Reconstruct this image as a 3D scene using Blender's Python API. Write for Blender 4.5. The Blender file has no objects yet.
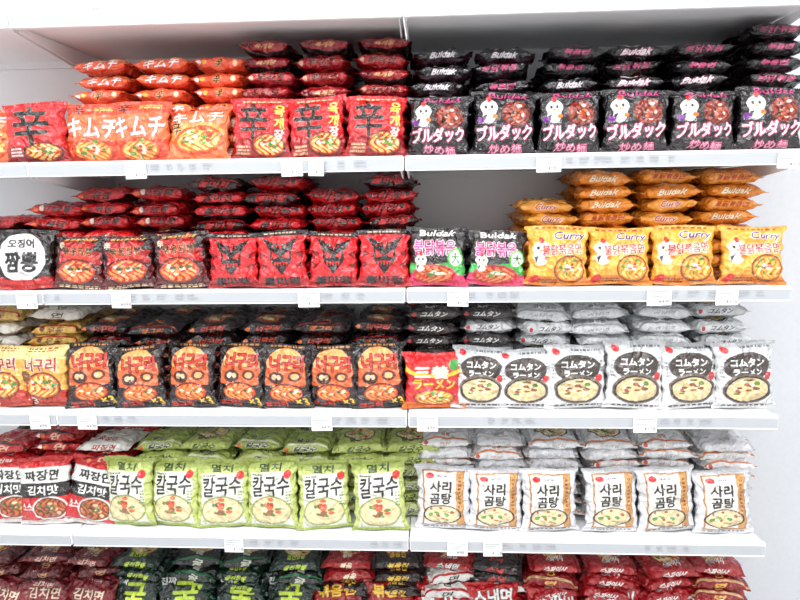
import bpy, bmesh, numpy as np, math, random
from mathutils import Matrix, Vector
random.seed(7); rng=np.random.default_rng(5)
scene=bpy.context.scene
COL=bpy.context.collection
try: scene.view_settings.view_transform='Standard'
except Exception: pass

# ---------------------------------------------------------------- materials
def mat(name,color=(1,1,1),rough=.5,metal=0.,bump=0.,bscale=40.,alpha=1.,coat=0.,var=0.,emis=0.):
    m=bpy.data.materials.new(name); m.use_nodes=True
    nt=m.node_tree; b=nt.nodes['Principled BSDF']
    b.inputs['Base Color'].default_value=(*color,1); b.inputs['Roughness'].default_value=rough
    b.inputs['Metallic'].default_value=metal; b.inputs['Coat Weight'].default_value=coat
    if alpha<1: b.inputs['Alpha'].default_value=alpha
    if emis: 
        b.inputs['Emission Color'].default_value=(*color,1); b.inputs['Emission Strength'].default_value=emis
    tc=nt.nodes.new('ShaderNodeTexCoord'); n=nt.nodes.new('ShaderNodeTexNoise'); n.inputs['Scale'].default_value=bscale; n.inputs['Detail'].default_value=4
    nt.links.new(tc.outputs['Object'],n.inputs['Vector'])
    if bump:
        bp=nt.nodes.new('ShaderNodeBump'); bp.inputs['Strength'].default_value=bump; bp.inputs['Distance'].default_value=.002
        nt.links.new(n.outputs['Fac'],bp.inputs['Height']); nt.links.new(bp.outputs['Normal'],b.inputs['Normal'])
    if var:
        r=nt.nodes.new('ShaderNodeValToRGB'); r.color_ramp.elements[0].color=(*[c*(1-var) for c in color],1); r.color_ramp.elements[1].color=(*color,1)
        r.color_ramp.elements[0].position=.35; r.color_ramp.elements[1].position=.6
        nt.links.new(n.outputs['Fac'],r.inputs['Fac']); nt.links.new(r.outputs['Color'],b.inputs['Base Color'])
    return m
def film_mat():
    m=bpy.data.materials.new('printed_plastic_film'); m.use_nodes=True; nt=m.node_tree; b=nt.nodes['Principled BSDF']
    a=nt.nodes.new('ShaderNodeAttribute'); a.attribute_name='Col'
    nt.links.new(a.outputs['Color'],b.inputs['Base Color'])
    b.inputs['Roughness'].default_value=.24; b.inputs['Specular IOR Level'].default_value=.65
    b.inputs['Coat Weight'].default_value=.55; b.inputs['Coat Roughness'].default_value=.1
    tc=nt.nodes.new('ShaderNodeTexCoord'); oi=nt.nodes.new('ShaderNodeObjectInfo')
    mp=nt.nodes.new('ShaderNodeVectorMath'); mp.operation='ADD'
    nt.links.new(tc.outputs['Object'],mp.inputs[0])
    sc=nt.nodes.new('ShaderNodeMath'); sc.operation='MULTIPLY'; sc.inputs[1].default_value=13.
    nt.links.new(oi.outputs['Random'],sc.inputs[0]); nt.links.new(sc.outputs[0],mp.inputs[1])
    n=nt.nodes.new('ShaderNodeTexNoise'); n.inputs['Scale'].default_value=32; n.inputs['Detail'].default_value=4; n.inputs['Distortion'].default_value=1.6
    nt.links.new(mp.outputs[0],n.inputs['Vector'])
    v=nt.nodes.new('ShaderNodeTexVoronoi'); v.inputs['Scale'].default_value=60; nt.links.new(mp.outputs[0],v.inputs['Vector'])
    ad=nt.nodes.new('ShaderNodeMath'); ad.operation='MULTIPLY_ADD'; ad.inputs[1].default_value=.5
    nt.links.new(v.outputs['Distance'],ad.inputs[0]); nt.links.new(n.outputs['Fac'],ad.inputs[2])
    bp=nt.nodes.new('ShaderNodeBump'); bp.inputs['Strength'].default_value=1.; bp.inputs['Distance'].default_value=.012
    nt.links.new(ad.outputs[0],bp.inputs['Height']); nt.links.new(bp.outputs['Normal'],b.inputs['Normal']); nt.links.new(bp.outputs['Normal'],b.inputs['Coat Normal'])
    return m
FILM=film_mat()

# ---------------------------------------------------------------- printed artwork
_tc={}
def text_tris(body):
    if body in _tc: return _tc[body]
    c=bpy.data.curves.new('tmp','FONT'); c.body=body; c.resolution_u=3
    o=bpy.data.objects.new('tmp',c); COL.objects.link(o)
    dg=bpy.context.evaluated_depsgraph_get(); me=bpy.data.meshes.new_from_object(o.evaluated_get(dg))
    me.calc_loop_triangles()
    v=np.array([p.co[:2] for p in me.vertices]) if len(me.vertices) else np.zeros((3,2))
    t=np.array([x.vertices[:] for x in me.loop_triangles],int)
    mn,mx=v.min(0),v.max(0); v=(v-(mn+mx)/2)/np.maximum(mx-mn,1e-6)
    bpy.data.objects.remove(o); bpy.data.curves.remove(c); bpy.data.meshes.remove(me)
    _tc[body]=(v,t); return _tc[body]
PX=.0006
def lin(c):
    c=np.array(c,float)/255.; return np.where(c<=.04045,c/12.92,((c+.055)/1.055)**2.4)
class Art:
    def __init__(s,wm,hm,ux,uy,bg,oy=0.):
        s.nx=int(wm/PX)+2; s.ny=int(hm/PX)+2; s.wm=wm; s.hm=hm; s.ux=ux; s.uy=uy; s.oy=oy
        s.im=np.zeros((s.ny,s.nx,3)); s.im[:]=lin(bg)
        X=(np.arange(s.nx)*PX-wm/2); Y=(np.arange(s.ny)*PX-hm/2-oy)
        s.X,s.Y=np.meshgrid(X/ux,Y/uy)
    def paint(s,m,c): s.im[m]=lin(c)
    def rect(s,x0,y0,x1,y1,c): s.paint((s.X>x0)&(s.X<x1)&(s.Y>y0)&(s.Y<y1),c)
    def ell(s,cx,cy,rx,ry,c): s.paint(((s.X-cx)/rx)**2+((s.Y-cy)/ry)**2<1,c)
    def band(s,k,y0,y1,c,amp=.05,fr=4):
        w=amp*np.sin(s.X*fr+k); s.paint((s.Y>y0+w)&(s.Y<y1+w),c)
    def star(s,cx,cy,rx,ry,n,c,k=0.):
        dx=(s.X-cx)/rx; dy=(s.Y-cy)/ry; r=np.hypot(dx,dy); t=np.arctan2(dy,dx)
        s.paint(r<.78+.22*np.sin(t*n+k)*np.sin(t*3.3+k),c)
    def poly(s,pts,c):
        m=np.zeros(s.X.shape,bool); n=len(pts); j=n-1
        for i in range(n):
            xi,yi=pts[i]; xj,yj=pts[j]
            if yi!=yj: m^=((yi>s.Y)!=(yj>s.Y))&(s.X<(xj-xi)*(s.Y-yi)/(yj-yi)+xi)
            j=i
        s.paint(m,c)
    def text(s,body,cx,cy,w,h,c,out=None,ow=2,bold=1,shear=0,rot=0):
        v,t=text_tris(body); p=v*np.array([w,h]); p=p+np.stack([p[:,1]*shear,0*p[:,1]],1)
        P=p*np.array([s.ux,s.uy]); cr,sr=math.cos(rot),math.sin(rot)
        P=np.stack([P[:,0]*cr-P[:,1]*sr,P[:,0]*sr+P[:,1]*cr],1)
        P=(P+np.array([cx*s.ux+s.wm/2,cy*s.uy+s.oy+s.hm/2]))/PX
        m=np.zeros((s.ny,s.nx),bool)
        for a,b,d in P[t]:
            x0=max(int(min(a[0],b[0],d[0])),0);x1=min(int(max(a[0],b[0],d[0]))+2,s.nx)
            y0=max(int(min(a[1],b[1],d[1])),0);y1=min(int(max(a[1],b[1],d[1]))+2,s.ny)
            if x1<=x0 or y1<=y0: continue
            gx,gy=np.meshgrid(np.arange(x0,x1),np.arange(y0,y1))
            def e(p,q): return (q[0]-p[0])*(gy-p[1])-(q[1]-p[1])*(gx-p[0])
            e0,e1,e2=e(a,b),e(b,d),e(d,a)
            m[y0:y1,x0:x1]|=((e0>=-.3)&(e1>=-.3)&(e2>=-.3))|((e0<=.3)&(e1<=.3)&(e2<=.3))
        def dil(m,r):
            o=m.copy()
            for dx in range(-r,r+1):
                for dy in range(-r,r+1):
                    if dx*dx+dy*dy<=r*r+.5: o|=np.roll(np.roll(m,dx,1),dy,0)
            return o
        if bold: m=dil(m,bold)
        if out is not None: s.paint(dil(m,ow),out)
        s.paint(m,c)
    def small(s,cx,cy,w,h,n,c):
        for i in range(n):
            y=cy+h*(.5-(i+.5)/n)
            x=cx-w/2
            while x<cx+w/2:
                l=random.uniform(.04,.14)*w; s.rect(x,y-h/n*.3,min(x+l,cx+w/2),y+h/n*.3,c); x+=l+.04*w
    def bowl(s,cx,cy,rx,ry,broth=(190,60,20),rim=(25,20,20),nood=(240,200,110),tops=((70,140,50),(230,220,200),(200,40,20)),k=0):
        s.ell(cx,cy,rx,ry,rim); s.ell(cx,cy,rx*.9,ry*.88,broth)
        m=(((s.X-cx)/rx/.82)**2+((s.Y-cy)/ry/.78)**2<1)&(np.abs(np.sin(s.X/rx*9+2.5*np.sin(s.Y/ry*4+k)+k))>.6)
        s.paint(m,nood)
        r=random.Random(k+3)
        for i in range(16):
            a=r.uniform(0,6.3); q=r.uniform(.1,.7); s.ell(cx+rx*q*math.cos(a),cy+ry*q*math.sin(a)+.1*ry,rx*r.uniform(.07,.17),ry*r.uniform(.07,.16),tops[i%len(tops)])
    def chick(s,cx,cy,r):
        s.ell(cx,cy-.9*r,r*.8,r*.9,(235,235,230)); s.ell(cx,cy,r,r*.85,(245,245,240))
        s.ell(cx,cy+r*.95,r*.3,r*.35,(215,30,30)); s.ell(cx-.35*r,cy+.1*r,r*.17,r*.2,(20,20,20)); s.ell(cx+.35*r,cy+.1*r,r*.17,r*.2,(20,20,20))
        s.poly([(cx-.25*r,cy-.1*r),(cx+.25*r,cy-.1*r),(cx,cy-.5*r)],(245,150,20))
        s.poly([(cx-.7*r,cy-.9*r),(cx-.2*r,cy-.7*r),(cx-.5*r,cy-1.6*r)],(40,40,50)); 
        s.ell(cx+.7*r,cy-1.*r,.3*r,.25*r,(240,120,30))
    def sample(s,x,y):
        im=s.im; b=(im+np.roll(im,1,0)+np.roll(im,1,1)+np.roll(np.roll(im,1,0),1,1))/4
        i=np.clip(np.round((y+s.hm/2+s.oy)/PX).astype(int),0,s.ny-1); j=np.clip(np.round((x+s.wm/2)/PX).astype(int),0,s.nx-1)
        return b[i,j]

# ---------------------------------------------------------------- packet bodies
def perim(hw,ht,n=3.0):
    a=np.linspace(-math.pi,math.pi,4001); c,s_=np.cos(a),np.sin(a)
    x=hw*np.sign(c)*np.abs(c)**(2/n); y=ht*np.sign(s_)*np.abs(s_)**(2/n)
    d=np.r_[0,np.cumsum(np.hypot(np.diff(x),np.diff(y)))]
    return a,d
def build_packet(name,kind,W,L,T,artfn,bg,seed=0):
    n=2.5 if kind=='stand' else 2.6
    hw,ht=W/2,T/2; a,d=perim(hw,ht,n); P=d[-1]
    if kind=='stand':
        s0=np.interp(-math.pi/2,a,d); fine=(-hw-.008,hw+.008)
        art=Art(P,L,hw,L/2,bg)
    else:
        s0=0. ; fine=(-.024,.085); art=Art(L,P,L/2,.02,bg)
    artfn(art)
    cs=[-P/2]; 
    while cs[-1]<P/2-.0015:
        st=.0013 if fine[0]<cs[-1]<fine[1] else .005
        cs.append(cs[-1]+st)
    cs=np.array(cs[:-1] if P/2-cs[-1]<.001 else cs)
    if kind=='stand': sp=(s0+cs)%P; ang=np.interp(sp,d,a)
    else: sp=(-cs)%P; ang=np.interp(sp,d,a)
    ax=np.linspace(-L/2,L/2,int(L/.00135)); cr=.0095
    A,C=np.meshgrid(ang,ax); CS,_=np.meshgrid(cs,ax)
    Cc=np.abs(C); t=np.clip(Cc/(L/2-cr),0,1); g=np.sqrt(np.clip(1-t**3.6,0,1))
    HW=hw+.26*T*(1-g); HT=ht*g+.0007
    ca,sa=np.cos(A),np.sin(A)
    lat=HW*np.sign(ca)*np.abs(ca)**(2/n); th=HT*np.sign(sa)*np.abs(sa)**(2/n)
    ph=seed*1.7
    dist=np.clip((L/2-cr)-Cc,0,1)
    fold=.0042*np.sin(lat*190+ph+2.2*np.sin(C*55+ph)+1.5*np.sin(lat*90+ph*2))*np.exp(-dist/.02)*np.clip(dist/.006,0,1)
    lump=.0019*(np.sin(lat*75+C*60+ph)+np.sin(lat*-50+C*95+2*ph)+.7*np.sin(C*150+lat*40+ph*3))*g
    cre=.0017*(1-np.abs(np.sin(lat*60+C*85+ph+1.3*np.sin(C*40))))**3*g-.0014*(1-np.abs(np.sin(lat*70-C*65+2*ph)))**4*g
    th=th+np.sign(sa)*np.abs(sa)*(fold+lump+cre)
    lat=lat+np.sign(ca)*np.abs(ca)**2*(.002*np.sin(C*120+ph)+.0015*np.sin(C*230+ph*2))*g
    wav=(1-g)*.0032*np.sin(lat*70+ph)
    crimp=(Cc>L/2-cr); th=th+wav+np.where(crimp,.0005*np.sin(Cc*2*math.pi/.003),0)
    Cz=C+ (np.sign(C)*(Cc/(L/2))**4*.0022*np.sin(lat*38+ph)); zz=np.where(np.arange(len(cs))%4<2,.0012,0.)
    Cz[0]+=zz; Cz[-1]-=zz
    if kind=='stand':
        co=np.stack([lat,th,Cz+L/2],-1); col=art.sample(CS,C)
    else:
        co=np.stack([Cz,lat,th+ht],-1); col=art.sample(C,CS)
    nr,nc=co.shape[:2]; idx=np.arange(nr*nc).reshape(nr,nc); nx=np.roll(idx,-1,1)
    q=np.stack([idx[:-1],nx[:-1],nx[1:],idx[1:]],-1).reshape(-1,4)
    me=bpy.data.meshes.new(name)
    me.vertices.add(nr*nc); me.vertices.foreach_set('co',co.reshape(-1).astype(np.float32))
    nf=len(q); me.loops.add(nf*4); me.loops.foreach_set('vertex_index',q.reshape(-1).astype(np.int32))
    me.polygons.add(nf); me.polygons.foreach_set('loop_start',(np.arange(nf)*4).astype(np.int32)); me.polygons.foreach_set('loop_total',np.full(nf,4,np.int32))
    me.update(calc_edges=True)
    me.polygons.foreach_set('use_smooth',np.ones(nf,bool))
    bm=bmesh.new(); bm.from_mesh(me); bmesh.ops.recalc_face_normals(bm,faces=bm.faces); bm.to_mesh(me); bm.free()
    at=me.color_attributes.new('Col','FLOAT_COLOR','POINT')
    at.data.foreach_set('color',np.concatenate([col.reshape(-1,3),np.ones((nr*nc,1))],1).reshape(-1).astype(np.float32))
    me.materials.append(FILM); return me

# ---------------------------------------------------------------- designs
BK=(22,18,20); WH=(244,244,240)
def d_shin(a):
    a.rect(-3,-2,3,-.35,(160,15,22)); a.bowl(.3,-.55,.62,.38,(190,50,15),(90,10,12),k=1)
    a.text('辛',-.25,.2,1.0,1.15,BK,(225,90,70),1,3); a.text('육',.68,.55,.34,.36,(215,225,90),None,0,1); a.text('개',.68,.15,.34,.34,(215,225,90),None,0,1); a.text('장',.68,-.2,.3,.3,(240,240,230),None,0,1)
    a.small(-.6,-.72,.5,.3,3,(240,200,160)); a.small(0,.86,1.2,.1,1,(240,210,150))
def d_shin1(a):
    a.rect(-3,-2,3,-.5,(150,12,20)); a.text('辛',-.05,.2,1.2,1.2,BK,(235,120,80),1,4); a.bowl(.3,-.65,.65,.3,(190,50,15),k=1); a.small(-.6,-.65,.4,.3,3,WH)
def d_kim(a):
    a.rect(-3,.55,3,2,(226,72,42)); a.text('辛',-.5,.75,.45,.35,BK,None,0,1); a.small(.4,.78,.8,.2,2,(250,230,120))
    a.rect(-3,-2,3,-.3,(220,70,38)); a.bowl(0,-.62,.75,.38,(218,95,35),(185,50,28),nood=(240,180,90),k=2)
    a.text('キムチ',0,.12,1.85,.66,WH,(205,35,24),3,2)
def d_kim2(a):
    a.rect(-3,.6,3,2,(242,92,50)); a.text('キムチ',.0,.5,1.7,.42,WH,(205,35,24),2,1); a.ell(0,-.1,.95,.4,(244,155,80)); a.bowl(.1,-.35,.85,.5,(224,100,35),(205,70,32),nood=(245,190,100),k=5,tops=((225,60,30),(90,150,50),(245,225,200)))
    a.text('辛',-.7,.12,.4,.45,BK,(250,220,150),1,1)
def d_bul(a):
    a.rect(-3,.8,3,2,(15,12,14)); a.bowl(.35,.25,.55,.45,(90,18,12),(45,14,16),(160,60,30),((225,215,200),(150,25,18),(50,16,14),(200,90,50)),3)
    a.chick(-.55,.42,.28); a.text('Buldak',.1,.85,1.2,.2,(220,70,140),None,0,0,.3)
    a.rect(-3,-2,3,-.78,(30,20,26)); a.text('ブルダック',0,-.33,1.8,.46,WH,(225,45,115),3,1,0,.06); a.text('炒め麺',.05,-.8,1.0,.22,(240,180,205),(190,30,85),2,0)
    a.small(-.6,-.02,.6,.1,2,(200,200,205)); a.ell(-.82,.05,.12,.1,(120,40,140))
def d_circ(a):
    a.rect(-3,-2,3,-.6,(170,20,20)); a.ell(0,.0,.92,.85,BK); a.ell(0,.05,.85,.8,(236,236,232)); a.text('짬뽕',0,-.12,1.15,.65,BK,None,0,4); a.text('오징어',0,.5,.9,.28,BK,None,0,2)
    a.rect(-.8,-.95,.8,-.7,(200,30,25))
def d_jj(a):
    a.star(0,.15,1.1,.9,9,(165,18,22)); a.star(0,.1,.8,.65,11,(215,45,28),1.)
    a.rect(-3,-2,3,-.15,(90,14,16)); a.bowl(0,-.38,.85,.48,(195,45,18),(40,14,14),(225,150,80),k=4,tops=((230,120,50),(240,235,220),(50,90,45),(200,60,30)))
    a.text('볶음짬뽕',.0,.38,1.25,.3,BK,(230,140,70),1,1); a.small(0,.85,1.2,.15,1,(200,160,80)); a.small(0,-.92,1.5,.12,2,(220,200,160)); a.text('辛',-.72,.62,.28,.26,(240,220,190),None,0,1)
def d_dem(a):
    a.rect(-3,.8,3,2,(25,12,14)); a.rect(-3,-2,3,-.62,(178,16,24))
    a.ell(0,.1,.46,.46,(20,12,14)); a.poly([(-.44,.25),(-.75,.78),(-.18,.5)],(20,12,14)); a.poly([(.44,.25),(.75,.78),(.18,.5)],(20,12,14))
    a.poly([(-.32,-.2),(.32,-.2),(.0,-.58)],(20,12,14)); a.poly([(-.38,.28),(-.06,.08),(-.32,.0)],(235,40,36)); a.poly([(.38,.28),(.06,.08),(.32,.0)],(235,40,36))
    for i in range(5): a.poly([(-.3+.12*i,-.12),(-.2+.12*i,-.12),(-.25+.12*i,-.28)],(235,40,36))
    a.poly([(-.1,.56),(.1,.56),(0,.28)],(225,30,30))
    for i in range(4): a.rect(-.36+.18*i,.38+.03*(i%2),-.31+.18*i,.47,(215,28,30))
    for sx in (-1,1):
        a.poly([(sx*.95,.3),(sx*.6,.15),(sx*.9,0)],(120,8,14)); a.poly([(sx*.95,-.1),(sx*.6,-.25),(sx*.9,-.4)],(120,8,14))
    a.text('불마왕',0,-.77,1.4,.26,BK,None,0,2); a.small(0,.9,1.2,.07,1,(220,190,160))
def d_gp(a):
    a.rect(-3,-2,3,-.35,(215,55,100)); a.band(0,-.6,-.25,(60,170,80)); a.bowl(-.1,-.62,.8,.35,(180,40,25),(200,40,80),(225,130,70),k=6)
    a.text('불닭볶음',-.1,.3,1.5,.5,(240,70,140),WH,2,2); a.ell(.68,-.05,.3,.34,(80,190,70)); a.ell(.68,-.05,.23,.27,WH); a.text('大',.68,-.05,.3,.35,(40,120,50),None,0,1)
    a.chick(-.6,-.12,.22); a.text('Buldak',0,.8,1.2,.2,WH,None,0,1,.3)
def d_cur(a):
    a.rect(-3,-2,3,-.7,(220,125,30)); a.bowl(.4,-.45,.55,.46,(220,130,30),(120,60,20),(245,195,90),((235,230,215),(190,70,20),(90,140,50)),7)
    a.chick(-.6,.2,.3); a.text('Curry',.35,.62,1.0,.3,(90,40,120),WH,2,1,.2); a.text('불닭볶음면',.12,.2,1.35,.34,(200,30,28),WH,2,1,0,.08)
    a.small(0,.9,1.4,.1,1,(180,60,30)); a.ell(-.75,-.8,.16,.14,(200,30,30)); a.small(-.3,-.85,.6,.16,2,(90,40,20))
def d_neo(a):
    a.rect(-3,-2,3,-.45,(185,45,25)); a.rect(-3,.55,3,2,(242,212,140)); a.text('너구리',0,.38,1.3,.42,(170,30,25),WH,2,2); a.bowl(.1,-.3,.75,.45,(205,95,30),(110,50,25),k=8); a.ell(-.65,.0,.22,.2,(120,70,40)); a.small(0,.85,1.2,.14,2,(120,50,20)); a.text('×3',-.5,-.82,.5,.26,WH,None,0,1)
def d_bneo(a):
    a.ell(0,.2,.84,.68,(238,165,95)); a.rect(-.84,-.3,.84,.25,(222,98,45)); a.text('너구리',.05,.42,1.35,.48,(215,48,28),BK,3,2)
    a.ell(-.35,-.05,.32,.2,(70,30,22)); a.ell(-.42,-.03,.12,.09,(225,190,150)); a.ell(-.24,-.03,.1,.08,(225,190,150)); a.ell(-.33,-.1,.05,.05,BK); a.ell(.4,.0,.28,.16,(100,35,22)); a.ell(.4,.0,.16,.09,(230,170,110))
    a.bowl(.05,-.52,.74,.3,(205,65,22),(60,20,18),(240,150,70),((240,225,190),(60,90,40),(225,110,50)),k=9)
    a.rect(-3,-2,3,-.84,BK); a.text('앵그리',-.35,-.88,.8,.14,(235,60,40),None,0,1); a.text('×3',.65,-.8,.45,.24,(250,200,50),(60,20,10),1,1); a.small(0,.92,1.2,.08,1,(230,160,90))
def d_sam(a):
    a.ell(0,.5,1.1,.4,(240,185,40)); a.ell(0,.62,1.05,.4,(210,25,28)); a.text('三養',-.1,.3,1.2,.42,(250,240,210),(190,20,20),1,2); a.text('ラーメン',0,-.12,1.5,.34,(245,205,60),(60,100,40),2,1)
    a.rect(-3,-2,3,-.75,(220,110,30)); a.bowl(0,-.6,.75,.3,(215,120,40),(150,20,20),k=10); a.ell(.7,.55,.18,.2,(60,150,60))
def d_gom(a):
    a.rect(-3,.72,3,2,(190,193,196)); a.ell(0,.28,.84,.42,(62,52,48)); a.text('コムタン',0,.4,1.15,.22,WH,None,0,1); a.text('ラーメン',0,.12,1.0,.17,WH,None,0,1)
    a.ell(0,-.38,.88,.46,(110,96,88)); a.bowl(0,-.4,.82,.4,(215,190,150),(42,34,32),(235,210,150),((90,130,60),(150,85,55),(235,225,205),(120,60,45)),11)
    a.ell(-.72,.78,.14,.1,(200,30,35)); a.small(.3,.84,1.0,.1,1,(90,90,95)); a.small(0,-.9,1.4,.1,1,(110,100,95)); a.ell(.78,-.02,.14,.12,(200,40,40)); a.small(-.86,.2,.16,.5,5,(130,130,135)); a.small(.88,.35,.14,.4,4,(130,130,135))
def d_jja(a):
    a.rect(-3,.72,3,2,(200,30,30)); a.text('짜장면',0,.5,1.3,.28,BK,None,0,2); a.rect(-3,-.15,3,.28,BK); a.text('김치맛',0,.07,1.2,.26,WH,None,0,1)
    a.rect(-3,-2,3,-.15,(196,26,30)); a.bowl(.25,-.48,.7,.36,(120,45,20),(225,222,216),(190,100,50),((60,110,50),(100,55,30),(230,190,140)),12)
    a.rect(-3,-2,3,-.86,(228,226,220)); a.text('소스',-.65,-.4,.4,.2,WH,None,0,1)
def d_kal(a):
    a.rect(-3,.72,3,2,(164,180,88)); a.text('멸치',0,.75,.8,.2,(25,60,25),None,0,1)
    a.paint((np.abs(a.X)<.82)&(a.Y<.62)&(a.Y>-.95),(230,231,214)); a.text('칼국수',0,.24,1.5,.55,BK,WH,2,2,.12,.05)
    a.bowl(.0,-.46,.85,.42,(225,205,160),(150,160,100),(235,215,165),((220,100,60),(90,140,60),(195,60,40),(150,100,60)),13)
    a.rect(-3,-2,3,-.92,(156,176,80)); a.ell(.7,.55,.16,.12,(210,40,40)); a.small(-.5,.55,.5,.08,1,(60,90,30)); a.small(.72,-.1,.2,.4,5,(90,120,50))
def d_sari(a):
    a.rect(-.78,-.86,.78,.84,(175,120,60)); a.rect(-.72,-.82,.48,.8,(232,229,222)); a.rect(.5,-.82,.74,.8,(195,140,75))
    a.text('사리',-.1,.36,.8,.32,BK,None,0,2,.05); a.text('곰탕',-.1,.0,.8,.32,BK,None,0,2,.05)
    a.small(.62,.2,.12,1.0,9,(110,50,20)); a.bowl(-.05,-.5,.74,.3,(220,200,165),(50,35,28),(235,210,155),((100,150,60),(160,95,60),(235,225,205)),14)
    a.ell(-.5,.68,.16,.08,(205,35,40)); a.small(-.05,.68,.4,.06,1,(40,60,130)); a.rect(-3,.92,3,2,(190,190,194)); a.small(0,-.93,1.4,.06,1,(130,120,120))
def d_mar(a):
    a.rect(-3,-2,3,-.2,(80,15,20)); a.text('김치면',0,.4,1.3,.36,(225,200,175),(60,8,12),2,1); a.bowl(0,-.35,.8,.45,(150,45,25),(50,12,14),k=15)
def d_oys(a):
    a.text('굴',.1,.3,.95,.8,(190,215,60),(20,60,30),2,3); a.text('진짜',-.6,.75,.6,.2,WH,None,0,1); a.rect(-3,-2,3,-.3,(20,65,48)); a.bowl(0,-.5,.8,.4,(190,180,140),(15,30,25),k=16,tops=((60,120,60),(120,110,100),(230,225,210)))
def d_bry(a):
    a.rect(-3,.3,3,2,(150,20,22)); a.text('볶음진',0,.62,1.5,.36,(245,195,60),BK,2,2); a.bowl(0,-.2,.85,.55,(190,50,20),k=17,tops=((60,140,50),(240,120,70),(240,230,210))); a.rect(-3,-2,3,-.75,(35,60,40))
def d_rwb(a):
    a.rect(-3,.1,3,2,(190,22,26)); a.text('스낵면',0,.5,1.5,.5,WH,BK,3,2); a.bowl(0,-.4,.8,.45,(205,110,50),k=18); a.rect(-3,-2,3,-.85,(230,230,228))
def d_red(a):
    a.text('스파이',0,.45,1.5,.42,WH,(90,8,12),3,2); a.bowl(0,-.3,.85,.5,(190,60,30),(70,10,14),k=19,tops=((240,200,110),(90,140,50),(235,225,215))); a.rect(-3,-2,3,-.85,(110,10,16))

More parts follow.
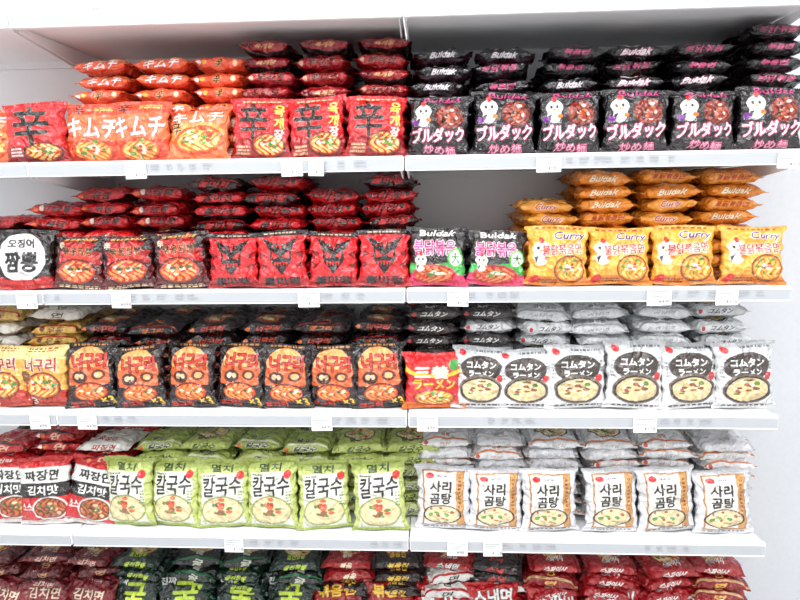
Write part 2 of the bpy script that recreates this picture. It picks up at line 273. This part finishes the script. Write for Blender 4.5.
def fl(txt,tc,out=None,w=1.1,h=1.15,stripe=None,top=None,bowl=None,dots=None,low=None,sh=.15,b=1):
    def f(a):
        r=random.Random(len(txt)+int(w*10))
        if top: a.rect(-2,.95,2,9,top)
        if low: a.rect(-2,-9,2,-.62,low)
        if stripe: a.rect(-2,.62,2,.95,stripe)
        if txt: a.text(txt,.0,.05,w,h,tc,out,2,b,sh)
        if bowl: a.bowl(0,3.6,.62,2.1,*bowl)
        if txt: a.text(txt,0,1.7,w*.8,.9,tc,out,1,1)
        for i,c in enumerate(dots or ()): a.ell(-.72+.2*i+(.9 if i>1 else 0),r.uniform(-.2,.3),.08,.4,c)
    return f
R=(200,22,28)
DES={
'shin':(d_shin,(200,22,30),.132,.150,.044,[(fl('辛라면',BK,(190,60,50),1.0,.9,stripe=(95,8,14),bowl=((190,50,15),),dots=((210,160,130),)),(158,16,26)),(fl('육개장',(205,150,100),None,.7,.5,low=BK,dots=((90,8,12),(90,8,12))),(148,12,22))]),
'shin1':(d_shin1,(206,27,32),.140,.150,.044,[]),
'kim':(d_kim,(242,112,66),.132,.145,.042,[(fl('キムチ',WH,(200,40,30),1.2,1.0,low=(215,65,35),stripe=(245,165,85),bowl=((225,90,30),)),(238,98,60)),(fl('辛',BK,(245,170,100),.25,.9,top=(240,118,75),dots=(WH,(245,170,60),(245,205,160))),(232,84,50))]),
'kim2':(d_kim2,(244,120,70),.145,.143,.044,[]),
'bul':(d_bul,(24,20,24),.138,.148,.044,[(fl('Buldak',(225,225,228),(190,40,100),.95,.75,sh=.2,bowl=((120,25,15),)),(20,17,20)),(fl('불닭볶음',(215,70,125),None,1.2,.75,b=0),(24,18,22)),(fl('Buldak',(215,205,212),None,.8,.7,low=(60,18,34)),(18,16,20)),(fl('볶음면',(190,60,110),None,.8,.6),(20,16,20))]),
'circ':(d_circ,(28,22,22),.138,.150,.044,[]),
'jj':(d_jj,(40,18,20),.128,.140,.044,[(fl('짬뽕',(225,170,130),(150,20,20),.5,.7,low=(165,18,22),bowl=((200,40,15),),dots=((235,140,50),(200,30,25))),(50,16,20)),(fl('진짬뽕',BK,None,1.1,.8,stripe=BK,dots=((225,100,50),(225,205,190))),(190,22,28)),(fl('볶음',BK,None,.7,.9,low=BK,dots=((235,120,50),(120,10,14))),(200,28,30))]),
'dem':(d_dem,(218,26,34),.120,.142,.042,[(fl('불마왕',BK,None,1.1,1.0,low=BK,top=(200,18,26)),(206,22,30)),(fl('불마왕',(200,30,30),None,1.1,.8,stripe=R),(40,14,16)),(fl('마왕',BK,None,.9,1.3,stripe=(90,8,12),dots=(BK,(120,8,14),BK)),(196,20,28))]),
'gp':(d_gp,(26,22,24),.138,.146,.044,[(fl('Buldak',WH,(190,50,110),.9,.8),(24,20,24))]),
'cur':(d_cur,(242,170,62),.142,.148,.044,[(fl('Curry',(200,60,30),WH,.7,.85,low=(220,135,40),bowl=((225,140,30),)),(240,162,58)),(fl('불닭볶음면',(185,70,25),None,1.1,.65,stripe=(215,120,38),dots=()),(234,150,50)),(fl('Buldak',(250,235,200),(195,95,20),.9,.75),(236,145,45))]),
'neo':(d_neo,(236,170,80),.125,.160,.042,[(fl('너구리',(180,30,20),WH,.8,.8,low=(200,150,60),bowl=((220,110,30),),dots=((110,60,30),)),(232,222,192)),(fl('우동',(120,60,20),None,.6,.8,stripe=(190,40,30),dots=((235,150,50),(110,60,30))),(222,182,95)),(fl('면',(90,60,40),None,.4,.7,low=(150,110,60)),(230,226,216))]),
'bneo':(d_bneo,(30,20,22),.124,.168,.044,[(fl('너구리',(200,60,35),None,.8,.8,bowl=((205,60,20),),dots=((225,110,50),)),(32,18,20)),(fl('앵그리',(205,110,50),None,.8,.6,stripe=(130,20,22),low=(90,14,18)),(26,16,20))]),
'sam':(d_sam,(208,28,30),.138,.140,.044,[]),
'gom':(d_gom,(222,223,224),.136,.168,.046,[(fl('コムタン',(80,74,74),None,.8,.6,low=(185,188,192),bowl=((225,215,190),),dots=((200,35,40),)),(226,228,230)),(fl('곰탕면',(140,140,146),None,.7,.45,stripe=(180,182,186),b=0),(232,234,236)),(fl('コムタン',WH,None,.9,.6,dots=((200,40,40),)),(60,54,54))]),
'jja':(d_jja,(230,230,226),.135,.180,.042,[(fl('짜장',WH,None,.7,.8,low=(190,20,25),bowl=((90,45,20),)),(60,34,34)),(fl('짜장면',(170,25,25),None,.9,.8,low=(170,40,35)),(228,226,220)),(fl('면',(240,200,170),None,.4,.8,stripe=BK,dots=(WH,(230,120,60))),(186,30,32)),(fl('김치맛',(235,225,215),None,.8,.7,low=(228,226,220)),(192,32,34))]),
'kal':(d_kal,(184,196,112),.134,.188,.044,[(fl('칼국수',(60,80,40),None,.9,.75,low=(222,224,202),bowl=((230,215,170),)),(180,194,104)),(fl('멸치',(90,110,40),(238,238,224),.6,.7,top=(184,198,112),dots=((225,110,60),)),(200,208,138)),(fl('칼국수',(40,50,30),(230,230,212),.9,.7,stripe=(226,230,196),dots=((220,90,50),)),(160,178,84))]),
'sari':(d_sari,(214,215,219),.134,.170,.042,[(fl('사리곰탕',(150,130,115),None,.7,.45,low=(205,206,208),stripe=(215,140,100),bowl=((240,232,205),),b=0),(228,229,231)),(fl('곰탕',(200,130,90),None,.4,.45,stripe=(215,130,90),dots=((205,80,60),),b=0),(234,234,235)),(fl('사리',(170,160,155),None,.4,.4,low=(200,165,130),b=0),(222,222,226))]),
'mar':(d_mar,(118,20,28),.135,.16,.044,[(fl('김치면',(215,180,160),None,.8,.7,bowl=((150,45,25),),stripe=(60,10,14)),(110,18,26)),(fl('면',(190,140,100),None,.4,.7,low=(50,18,18),bowl=((130,45,25),)),(90,20,24))]),
'oys':(d_oys,(18,38,30),.135,.17,.044,[(fl('굴진짬뽕',(185,210,60),None,.9,.7,bowl=((190,180,140),)),(18,44,34)),(fl('굴',(210,215,200),None,.4,.8,stripe=(40,110,70),bowl=((180,170,130),)),(24,32,30))]),
'bry':(d_bry,(30,22,22),.135,.17,.044,[(fl('볶음진',(235,190,60),None,.8,.7,low=(150,20,22),bowl=((190,50,20),)),(36,24,24)),(fl('볶음',(240,230,200),None,.5,.7,low=(40,60,40),bowl=((190,50,20),)),(160,24,26))]),
'rwb':(d_rwb,(192,24,28),.135,.17,.044,[(fl('스낵면',WH,BK,.8,.8,low=(225,225,222),bowl=((205,110,50),)),(165,24,28)),(fl('면',BK,None,.4,.8,stripe=(190,25,28),bowl=((200,90,40),)),(226,224,220)),(fl('스낵',(220,60,50),None,.6,.7),(36,26,28))]),
'red':(d_red,(178,22,30),.138,.17,.044,[(fl('스파이시',WH,None,.8,.7,low=(110,10,16),bowl=((200,60,30),)),(166,20,28)),(fl('면',(240,190,90),None,.4,.7,stripe=(220,180,130),bowl=((200,60,30),)),(140,16,24))]),
}
ST,FL={},{}
sd=1
for k,(fn,bg,W,L,T,fls) in DES.items():
    ST[k]=[build_packet('packet_upright_'+k,'stand',W,L,T,fn,bg,sd+q*50) for q in range(2)]; sd+=1
    FL[k]=[]
    for i,(f,b) in enumerate(fls):
        FL[k].append(build_packet('packet_flat_%s_%d'%(k,i),'flat',.128,.146,.038,f,b,sd)); sd+=1

_g={}
def grp(name):
    if name not in _g:
        e=bpy.data.objects.new(name,None); COL.objects.link(e); e.empty_display_size=.05; _g[name]=e
    return _g[name]
def inst(me,g,loc,rot=(0,0,0),sc=(1,1,1),nm='packet'):
    o=bpy.data.objects.new(nm,me); COL.objects.link(o); o.location=loc; o.rotation_euler=rot; o.scale=sc; o.parent=grp(g); return o
_alt=[0]
def stand(k,g,xs,z,y=.045,tilt=-.16,sc=1.,jr=.08,ry=None):
    for x in xs:
        _alt[0]+=1
        inst(ST[k][_alt[0]%2],g,(x,y+random.uniform(-.006,.006),z+.001),(tilt+random.uniform(-.07,.05),random.uniform(-jr,jr)*.7 if ry is None else ry,random.uniform(-jr,jr)*1.3),(sc*random.uniform(.98,1.03),1,sc*random.uniform(.96,1.03)))
def stack(k,g,x,z,n,y=.088,dz=.0355,depth=2,var=None,jx=.009,jr=.10,sc=1.):
    vs=FL[k] if var is None else [FL[k][i] for i in var]
    lean=random.uniform(-.014,.014)
    for d in range(depth):
        for i in range(n-(1 if d and random.random()<.4 else 0)):
            m=random.choice(vs)
            inst(m,g,(x+lean*i/n+random.uniform(-jx,jx),y+.066+d*.133+random.uniform(-.010,.008),z+.002+i*dz),(random.uniform(-.08,.05),random.uniform(-.05,.05),random.uniform(-jr,jr)),(sc*random.uniform(.95,1.02),1,1))
S0,S1,S2,S3,S4,S5=1.906,1.571,1.26,.9443,.6055,.25
# row 1
K='kimchi_noodle_packets'
stand('kim2',K,[-1.045],S1,.05); stand('shin1','spicy_noodle_packets',[-.893],S1,.034,-.1,ry=-.03)
stand('kim',K,[-.762,-.640],S1,.05); stand('kim2',K,[-.505],S1,.045,-.35)
for x in (-.75,-.603,-.462): stack('kim',K,x,S1,7)
stack('kim',K,-.90,S1,3); stack('kim',K,-1.05,S1,3)
G='spicy_beef_noodle_packets'
stand('shin',G,[-.348,-.208,-.070],S1)
for x,n in ((-.335,8),(-.197,8),(-.058,8)): stack('shin',G,x,S1,n,sc=.93)
G='black_chicken_noodle_packets'
stand('bul',G,[.078,.232,.386,.537,.689,.84],S1)
for x,n in ((.088,7),(.235,7),(.393,7),(.548,7),(.704,7),(.86,8)): stack('bul',G,x,S1,n,dz=.0365)
# row 2
G='seafood_noodle_packets'
stand('circ','squid_noodle_packets',[-.975],S2,sc=1.0); stand('jj',G,[-.832,-.700,-.566],S2,sc=.97)
for x,n in ((-1.06,5),(-.91,6),(-.765,7),(-.625,7)): stack('jj',G,x,S2,n,var=[0,1,2,2])
G='demon_noodle_packets'
stand('dem',G,[-.433,-.307,-.182,-.056],S2,sc=.98)
for x,n in ((-.485,8),(-.34,8),(-.195,7),(-.045,8)): stack('dem',G,x,S2,n,dz=.0335,var=[0,1,2,2,0])
stand('gp','spicy_chicken_noodle_packets',[.075,.220],S2,sc=.96)
stack('gp','spicy_chicken_noodle_packets',.105,S2,3); stack('gp','spicy_chicken_noodle_packets',.2,S2,2,y=.1,depth=1)
G='curry_noodle_packets'
stand('cur',G,[.366,.517,.668,.828],S2,sc=.97)
for x,n in ((.345,6),(.492,8),(.648,8),(.80,8)): stack('cur',G,x,S2,n,dz=.0338)
# row 3
G='udon_noodle_packets'
stand('neo',G,[-1.07,-.963],S3)
for x,n in ((-1.10,7),(-.955,7)): stack('neo',G,x,S3,n)
G='raccoon_noodle_packets'
stand('bneo',G,[-.830,-.698,-.567,-.440,-.316,-.194,-.070],S3)
for x,n in ((-.81,6),(-.665,6),(-.52,6),(-.375,6),(-.23,6),(-.085,6)): stack('bneo',G,x,S3,n)
stand('sam','red_ramen_packets',[.066],S3,tilt=-.2)
G='beef_bone_noodle_packets'
stand('gom',G,[.182,.300],S3,.05,sc=.93); stand('gom',G,[.427,.568,.708,.842],S3,.045)
for x,n,v in ((.065,7,[2,0]),(.215,7,[0,1,2]),(.36,7,[0,1]),(.508,7,[0,1]),(.655,7,[0,1]),(.80,7,[0,1])): stack('gom',G,x,S3,n,var=v,jr=.2)
# row 4
G='black_bean_noodle_packets'
stand('jja',G,[-1.10,-.995],S4,.045,-.2); stand('jja',G,[-.885],S4,.05,-.25,ry=.2)
for x,n in ((-1.13,6),(-.985,7),(-.85,6)): stack('jja',G,x,S4,n,jr=.15)
G='knife_cut_noodle_packets'
stand('kal',G,[-.762,-.638,-.502,-.366,-.226,-.075],S4,.042,-.18,jr=.13)
for x,n in ((-.70,6),(-.56,6),(-.42,6),(-.275,6),(-.13,6),(-.0,6)): stack('kal',G,x,S4,n,y=.1,jr=.15,dz=.0355)
G='ox_bone_noodle_packets'
stand('sari',G,[.092,.227,.368,.530,.673,.816],S4,.045,jr=.09)
for x,n in ((.10,8),(.247,8),(.395,8),(.542,8),(.69,8),(.83,8)): stack('sari',G,x,S4,n,dz=.0275,y=.1,jr=.12)
# row 5
z=S5
def row5(k,G,fx,sx,n):
    stand(k,G,fx,z,.05,-.5,sc=1.02,jr=.18)
    for x in sx: stack(k,G,x,z,n,y=.10,jr=.22)
row5('mar','pepper_noodle_packets',[-1.2,-1.07,-.94],[-1.23,-1.08,-.93],6)
row5('oys','oyster_noodle_packets',[-.80,-.655,-.50,-.347],[-.78,-.63,-.48,-.33],6)
row5('bry','stir_fry_noodle_packets',[-.20,-.06],[-.18,-.04],6)
row5('rwb','snack_noodle_packets',[.085,.235],[.10,.25],6)
row5('red','hot_soup_noodle_packets',[.40,.56,.72,.875],[.40,.55,.70,.85],6)

# ---------------------------------------------------------------- shelving
M_wh=mat('white_powder_coat',(.89,.90,.915),.35,bump=.05,bscale=300,var=.03)
M_sh=mat('white_shelf_board',(.87,.88,.90),.28,bump=.03,bscale=200,var=.03)
M_gr=mat('grey_seam_shadow_gap',(.30,.31,.33),.6)
M_tag=mat('price_tag_paper',(.95,.95,.94),.5,var=.02)
M_ink=mat('price_tag_ink',(.12,.12,.14),.6)
M_inkl=mat('pale_print',(.36,.37,.40),.6)
M_pl=mat('clear_plastic_channel',(.58,.61,.65),.15,alpha=.5)
def box(name,lo,hi,m,parent=None,bev=.0,rot=None):
    bm=bmesh.new(); bmesh.ops.create_cube(bm,size=1)
    lo,hi=Vector(lo),Vector(hi); c=(lo+hi)/2; d=hi-lo
    for v in bm.verts: v.co=Vector((v.co.x*d.x,v.co.y*d.y,v.co.z*d.z))
    if bev: bmesh.ops.bevel(bm,geom=bm.edges[:],offset=bev,segments=2,affect='EDGES')
    me=bpy.data.meshes.new(name); bm.to_mesh(me); bm.free(); me.materials.append(m)
    o=bpy.data.objects.new(name,me); COL.objects.link(o); o.location=c
    if rot: o.rotation_euler=rot
    if parent: o.parent=parent
    return o
class Join:
    def __init__(s): s.bm=bmesh.new(); s.mats=[]
    def mi(s,m):
        if m not in s.mats: s.mats.append(m)
        return s.mats.index(m)
    def box(s,lo,hi,m,bev=0.):
        b=bmesh.new(); bmesh.ops.create_cube(b,size=1)
        lo,hi=Vector(lo),Vector(hi); c=(lo+hi)/2; d=hi-lo
        for v in b.verts: v.co=Vector((v.co.x*d.x,v.co.y*d.y,v.co.z*d.z))+c
        if bev: bmesh.ops.bevel(b,geom=b.edges[:],offset=bev,segments=2,affect='EDGES')
        i=s.mi(m)
        for f in b.faces: f.material_index=i
        t=bpy.data.meshes.new('t'); b.to_mesh(t); b.free(); s.bm.from_mesh(t); bpy.data.meshes.remove(t)
    def prism(s,x,th,pts,m):
        i=s.mi(m); bm=s.bm; n=len(pts)
        vs=[bm.verts.new((x+dx,y,z)) for dx in (0,th) for y,z in pts]
        fs=[bm.faces.new(vs[:n]),bm.faces.new(vs[n:][::-1])]+[bm.faces.new((vs[k],vs[n+k],vs[n+(k+1)%n],vs[(k+1)%n])) for k in range(n)]
        bmesh.ops.recalc_face_normals(bm,faces=fs)
        for f in fs: f.material_index=i
    def done(s,name):
        me=bpy.data.meshes.new(name); s.bm.to_mesh(me); s.bm.free()
        for m in s.mats: me.materials.append(m)
        o=bpy.data.objects.new(name,me); COL.objects.link(o); return o
DP=.39
bays=[(-1.8,-.9),(-.9,0),(0,.9)]
J=Join()
for bi,(a,b) in enumerate(bays):
    for si,s in enumerate((S0,S1,S2,S3,S4,S5)):
        J.box((a+.002,.006,s-.022),(b-.002,DP,s-.002),M_sh,.0015)
        J.box((a+.0015,-.004,s-.032),(b-.0015,.008,s+.003),M_wh,.002)
        J.box((a+.004,-.0075,s-.029),(b-.004,-.0045,s-.004),M_pl,.0005)
        J.box((a+.004,-.0085,s-.0315),(b-.004,-.0035,s-.029),M_wh,.0005)
        J.box((a+.01,DP-.012,s-.04),(b-.01,DP,s-.02),M_wh,.001)
        for xx in (a+.006,b-.009): J.prism(xx,.003,[(.01,s-.024),(.01,s-.036),(DP,s-.085),(DP,s-.024)],M_wh)
    zz=[.1,.5,.9,1.3,1.7,2.1,2.4]
    for z0,z1 in zip(zz[:-1],zz[1:]): J.box((a+.018,DP,z0+.001),(b-.018,DP+.01,z1-.001),M_wh,.001)
for x in (-1.8,-.9,0,.9):
    J.box((x-.017,DP-.012,0),(x+.017,DP+.05,2.4),M_wh,.002)
    for zc in np.arange(.15,2.38,.05):
        for dx in (-.006,.006): J.box((x+dx-.0018,DP-.0135,zc),(x+dx+.0018,DP-.0118,zc+.028),M_gr)
J.box((-1.8,.03,0),(.9,DP,.215),M_wh,.002)
def strips(x0,x1,s):
    x=x0
    while x<x1:
        w=random.uniform(.012,.03)
        for k in range(2): J.box((x,-.0085,s-.010-.008*k),(x+w*random.uniform(.6,1),-.0078,s-.0070-.008*k),M_inkl)
        x+=w+random.uniform(.008,.02)
for a in ((-.6,-.47,S1),(-.2,-.10,S1),(-.68,-.5,S2),(-.2,-.08,S2),(.15,.26,S2),(-.1,-.02,S4),(.63,.85,S2),(.62,.75,S3),(.37,.46,S1),(.24,.36,S4),(-.18,-.05,S3),(.45,.6,S1),(-.42,-.3,S4),(-.9,-.84,S2),(.2,.3,S3),(-.78,-.70,S3),(.6,.7,S4)): strips(*a)
J.done('gondola_shelving_unit')

tags=[(-.94,S2,.052),(-.70,S2,.048),(-.262,S1,.05),(-.205,S1,.036),(-.635,S1,.05),(.33,S1,.056),(.125,S2,.05),(.595,S2,.056),(.75,S2,.05),(.865,S1,.056),
(-.945,S3,.052),(-.82,S3,.05),(-.215,S3,.052),(.05,S3,.052),(.58,S3,.056),(.125,S4,.052),(-.46,S4,.05),(.215,S4,.048),(-.235,S2,.052)]
for x,s,w in tags:
    e=bpy.data.objects.new('price_tag',None); COL.objects.link(e); e.location=(x,-.0098,s-.014); e.rotation_euler=(random.uniform(-.05,.0),random.uniform(-.03,.03),0)
    def tb(n,lo,hi,m):
        o=box(n,lo,hi,m); o.parent=e
    tb('tag_card',(-w/2,-.0012,-.026),(w/2,.0012,.014),M_tag)
    for k in range(3): tb('tag_print_%d'%k,(-w/2+.004,-.0016,.006-.006*k),(w/2-.006-.008*k,-.0011,.0085-.006*k),M_inkl)
    c=bpy.data.curves.new('tag_price','FONT'); c.body=random.choice(['¥158','¥128','¥98','¥178','¥498']); c.size=.013; c.extrude=.0001; c.materials.append(M_ink)
    o=bpy.data.objects.new('tag_price',c); COL.objects.link(o); o.location=(-.002,-.0015,-.021); o.rotation_euler=(math.pi/2,0,0); o.parent=e

# ---------------------------------------------------------------- room
M_wall=mat('painted_wall',(.68,.70,.74),.7,bump=.1,bscale=60,var=.03)
M_floor=mat('vinyl_floor',(.6,.6,.59),.35,var=.1,bscale=3)
M_ceil=mat('ceiling_tile',(.8,.8,.8),.8,bump=.2,bscale=80)
box('wall_back',(-3.2,DP+.06,0),(3.2,DP+.16,2.9),M_wall)
box('floor',(-3.2,-3.5,-.06),(3.2,DP+.16,0),M_floor)
box('ceiling',(-3.2,-3.5,2.9),(3.2,DP+.16,2.96),M_ceil)
M_lamp=mat('lamp_diffuser',(1,1,1),.5,emis=8.)
for i,(x,y) in enumerate(((-1.6,-1.0),(0,-1.0),(1.6,-1.0),(-1.6,-2.4),(0,-2.4),(1.6,-2.4))):
    e=bpy.data.objects.new('ceiling_light',None); COL.objects.link(e); e.location=(x,y,2.87)
    o=box('light_housing',(-.62,-.17,-.005),(.62,.17,.03),M_wh); o.parent=e
    o=box('light_diffuser',(-.6,-.15,-.008),(.6,.15,-.004),M_lamp); o.parent=e
    l=bpy.data.lights.new('tube_light','AREA'); l.shape='RECTANGLE'; l.size=1.2; l.size_y=.2; l.energy=21; l.color=(1,.995,.985)
    o=bpy.data.objects.new('tube_light',l); COL.objects.link(o); o.location=(0,0,-.02); o.parent=e
w=bpy.data.worlds.new('world'); scene.world=w; w.use_nodes=True
w.node_tree.nodes['Background'].inputs[0].default_value=(.97,.985,1,1); w.node_tree.nodes['Background'].inputs[1].default_value=.84

cam=bpy.data.objects.new('camera',bpy.data.cameras.new('camera')); COL.objects.link(cam)
cam.location=(.059,-1.4283,1.4856)
cam.rotation_euler=(Matrix.Rotation(.0515,3,'Z')@Matrix.Rotation(math.pi/2-.1738,3,'X')@Matrix.Rotation(-.0145,3,'Z')).to_euler()
cam.data.lens=600.61/800*36; scene.camera=cam
